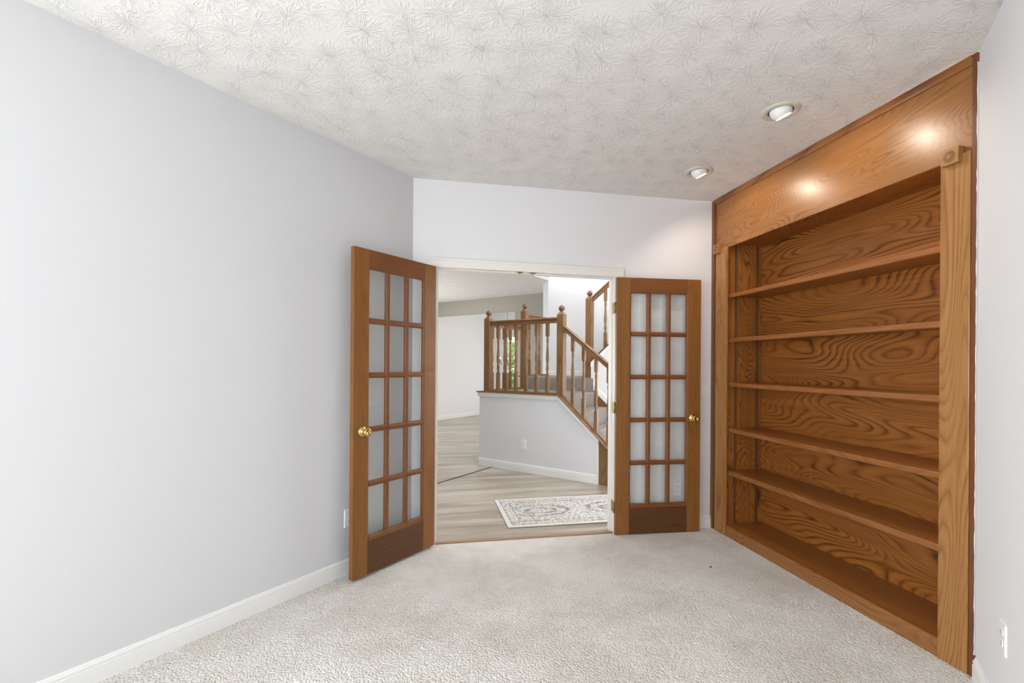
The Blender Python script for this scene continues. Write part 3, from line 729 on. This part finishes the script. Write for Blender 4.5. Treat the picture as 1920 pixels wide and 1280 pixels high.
def newel(x, y, z0, ztop, holes=False):
    """square post with chamfered top and acorn finial; ztop = tip of the finial"""
    w = 0.0425
    zb = ztop - 0.117
    m = MB(); m.box(x-w, x+w, y-w, y+w, z0, zb)
    a = [(x-w, y-w, zb), (x+w, y-w, zb), (x+w, y+w, zb), (x-w, y+w, zb)]; s = 0.016
    b = [(x-s, y-s, zb+0.038), (x+s, y-s, zb+0.038), (x+s, y+s, zb+0.038), (x-s, y+s, zb+0.038)]
    m.prism(a, b); p = m.make('newel_post', st_v, st)
    m = MB(); z = zb+0.030
    m.lathe([(0.016, z), (0.019, z+0.008), (0.022, z+0.013), (0.018, z+0.016), (0.029, z+0.020), (0.0365, z+0.029), (0.0385, z+0.041), (0.0365, z+0.054), (0.030, z+0.066), (0.019, z+0.076), (0.008, z+0.083), (0, z+0.088)], (x, y, 0), seg=24)
    o = m.make('finial', finial_m, p); o['label'] = 'dark turned acorn finial'
    if holes:
        for zz in (1.055, 1.135, 1.215, 2.09):
            m = MB(); m.lathe([(0.006, 0), (0.006, 0.001)], (x, y-w, zz), (0, -1, 0), seg=10); m.make('screw_hole', slot_dark, p)
    return p
NY = 0.055
newel(0.10, NY, 0.983, 2.048)
newel(1.19, NY, 0.975, 2.050)
newel(0.10, 0.93, 0.978, 2.235, holes=True)
newel(1.115, 1.00, 0.976, 2.355)
newel(2.13, NY, 0.0, 1.30)

def turned(m, x, y, z0, z1, dz0=0.0):
    """one turned baluster between z0 and z1"""
    h = z1-z0; w = 0.0185
    b0 = min(0.225, h*0.27); b1 = min(0.165, h*0.22)
    m.box(x-w, x+w, y-w, y+w, z0, z0+b0); m.box(x-w, x+w, y-w, y+w, z1-b1, z1)
    t = h-b0-b1; zb = z0+b0
    pr = [(0.026, 0.0), (0.012, 0.022), (0.010, 0.035), (0.016, 0.045), (0.0165, 0.060), (0.011, 0.070), (0.012, 0.085), (0.0185, 0.125), (0.0185, 0.16), (0.012, 0.205), (0.0165, 0.215), (0.0165, 0.232), (0.011, 0.245), (0.0135, 0.275), (0.0195, 0.36), (0.0205, 0.43), (0.0175, 0.54), (0.0125, 0.70), (0.0105, 0.82), (0.0155, 0.832), (0.0155, 0.852), (0.0105, 0.865), (0.0165, 0.885), (0.0165, 0.915), (0.011, 0.94), (0.012, 0.965), (0.026, 1.0)]
    m.lathe([(min(r, 0.0185 if i in (0, len(pr)-1) else r), zb + q*t) for i, (r, q) in enumerate(pr)], (x, y, 0), seg=14)
def baluster(x, y, z0, z1):
    m = MB(); turned(m, x, y, z0, z1); return m.make('baluster', st_v, st)
RY = 0.055
for x in (0.258, 0.385, 0.537, 0.691, 0.843, 0.998):
    baluster(x, RY, 0.998, 1.848)
def capz(x): return 0.968 + 0.032 - (x-XN)*0.9205
def r1z(x): return 1.812 - (x-1.209)*0.80
for x in (1.342, 1.482, 1.638, 1.789, 1.935):
    baluster(x, RY, capz(x)-0.012, r1z(x)-0.045)
for y in (0.176, 0.323, 0.463, 0.609, 0.765):
    baluster(0.10-0.045+0.0, y, 0.998, 1.848) if False else baluster(0.054, y+0.02, 0.998, 1.848)
for y in (1.145, 1.43): baluster(0.054, y, 1.185, 2.03)
m = MB(); m.sweep((0.14, RY, 1.895), (1.15, RY, 1.895), (0, 1, 0), rail_prof()); m.make('handrail', st_h, st)
m = MB(); m.sweep((1.232, RY, r1z(1.232)), (2.10, RY, r1z(2.10)), (0, 1, 0), rail_prof()); m.make('handrail', st_h, st)
m = MB(); m.sweep((0.054, 0.09, 1.895), (0.054, 0.90, 1.895), (1, 0, 0), rail_prof()); m.make('handrail', st_y, st)
m = MB(); m.sweep((0.054, 0.965, 2.085), (0.054, 1.68, 2.085), (1, 0, 0), rail_prof()); m.make('handrail', st_y, st)

# carpeted landing, upper platform and steps
def step(x0, x1, y0, y1, z0, z1, name='tread', nose=None):
    m = MB(); m.box(x0, x1, y0, y1, z0, z1)
    return m.make(name, stair_carpet, st, bevel=0.018, seg=3)
step(0.112, XN+0.02, 0.112, 0.95, 0.05, LZ, 'landing')
step(0.112, 1.20, 0.95, 1.684, 0.05, PZ, 'landing')
for k in range(1, 5):
    step(XN+0.012+(k-1)*RUN, XN+0.022+k*RUN, 0.112, 0.95, 0.0, LZ-k*RISE)
for k in range(1, 9):
    step(1.20+(k-1)*RUN, 1.20+(k+0.06)*RUN, 1.055, 1.684, 0.05, PZ+k*RISE*0.95)
# knee wall between the flights, its oak cap and rail
kz = lambda x: 1.330 + (x-1.105)*0.88
m = MB(); m.elev([(1.16, 0), (3.2, 0), (3.2, kz(3.2)), (1.16, kz(1.16))], 0.955, 1.053)
tag(m.make('wall_knee', wall_white, mw=FS), 'white knee wall between the two stair flights', 'wall', kind='structure')
m = MB(); m.sweep((1.095, 0.955, kz(1.095)), (3.2, 0.955, kz(3.2)), (0, 1, 0), [(-0.022, 0.0), (-0.022, 0.020), (0.120, 0.020), (0.120, 0.0)]); m.make('base_cap', st_h, st)
m = MB(); m.sweep((1.16, 0.955, kz(1.16)-0.07), (3.2, 0.955, kz(3.2)-0.07), (0, -1, 0), mp)
tag(m.make('trim_5', trim_white, mw=FS), 'white molding below the cap of the knee wall', 'trim', kind='structure')
r2z = lambda x: 2.235 + (x-1.13)*0.80
m = MB(); m.sweep((1.155, 1.00, r2z(1.155)), (3.2, 1.00, r2z(3.2)), (0, 1, 0), rail_prof()); m.make('handrail', st_h, st)
for x in (1.345, 1.50, 1.66, 1.82, 1.98, 2.14, 2.30, 2.46): baluster(x, 1.00, kz(x)+0.01, r2z(x)-0.045)
m = MB(); m.sweep((1.20, 0.953, 0.965), (2.12, 0.953, 0.965-0.92*0.9205), (0, -1, 0), [(0, -0.20), (0.012, -0.20), (0.012, 0.03), (0, 0.03)]); o = m.make('skirt_board', st_h, st)
m = MB(); m.sweep((1.20, 0.953, 1.00), (2.12, 0.953, 1.00-0.92*0.9205), (0, -1, 0), [(u, w) for u, w in BB]); tag(m.make('baseboard_knee', trim_white, mw=FS), 'white baseboard sloping down along the knee wall', 'baseboard', kind='structure')

# runner rug in the foyer
m = MB(); m.box(-1.10, 1.10, -0.39, 0.39, 0, 0.007)
tag(m.make('rug', rug_m, mw=FW @ T((0.77+1.10, 0.635, 0.0)), bevel=0.003), 'pale grey distressed medallion runner rug on the hall plank floor', 'rug')

# chandelier in the dining room
ch = empty('chandelier', FS @ T((-2.35, 4.0, 0)), 'small brass chandelier with lit candle bulbs before the dining window', 'chandelier')
m = MB(); m.lathe([(0.004, 1.62), (0.004, CEIL)], seg=8); m.make('rod', brass_dull, ch)
m = MB(); m.lathe([(0.0, CEIL-0.03), (0.05, CEIL-0.02), (0.06, CEIL)], seg=20); m.make('ceiling_cap', brass_dull, ch)
m = MB(); m.lathe([(0, 1.30), (0.012, 1.31), (0.03, 1.35), (0.018, 1.39), (0.012, 1.44), (0.025, 1.50), (0.012, 1.56), (0.006, 1.64)], seg=16); m.make('body', brass_dull, ch)
for k in range(6):
    a = 2*math.pi*k/6; ca, sa = math.cos(a), math.sin(a)
    m = MB(); pts = [(0.02, 1.37), (0.08, 1.33), (0.15, 1.34), (0.20, 1.40)]
    for (r0, z0), (r1, z1) in zip(pts, pts[1:]):
        v = Vector((ca*(r1-r0), sa*(r1-r0), z1-z0)); m.lathe([(0.006, 0), (0.006, v.length)], (ca*r0, sa*r0, z0), v, seg=8)
    m.lathe([(0.018, 0), (0.02, 0.005), (0.009, 0.01), (0.009, 0.06)], (ca*0.20, sa*0.20, 1.40), seg=10)
    ar = m.make('arm', brass_dull, ch)
    m = MB(); m.lathe([(0.006, 0), (0.013, 0.02), (0.008, 0.045), (0, 0.06)], (ca*0.20, sa*0.20, 1.46), seg=10); m.make('candle_bulb', candle_m, ar)
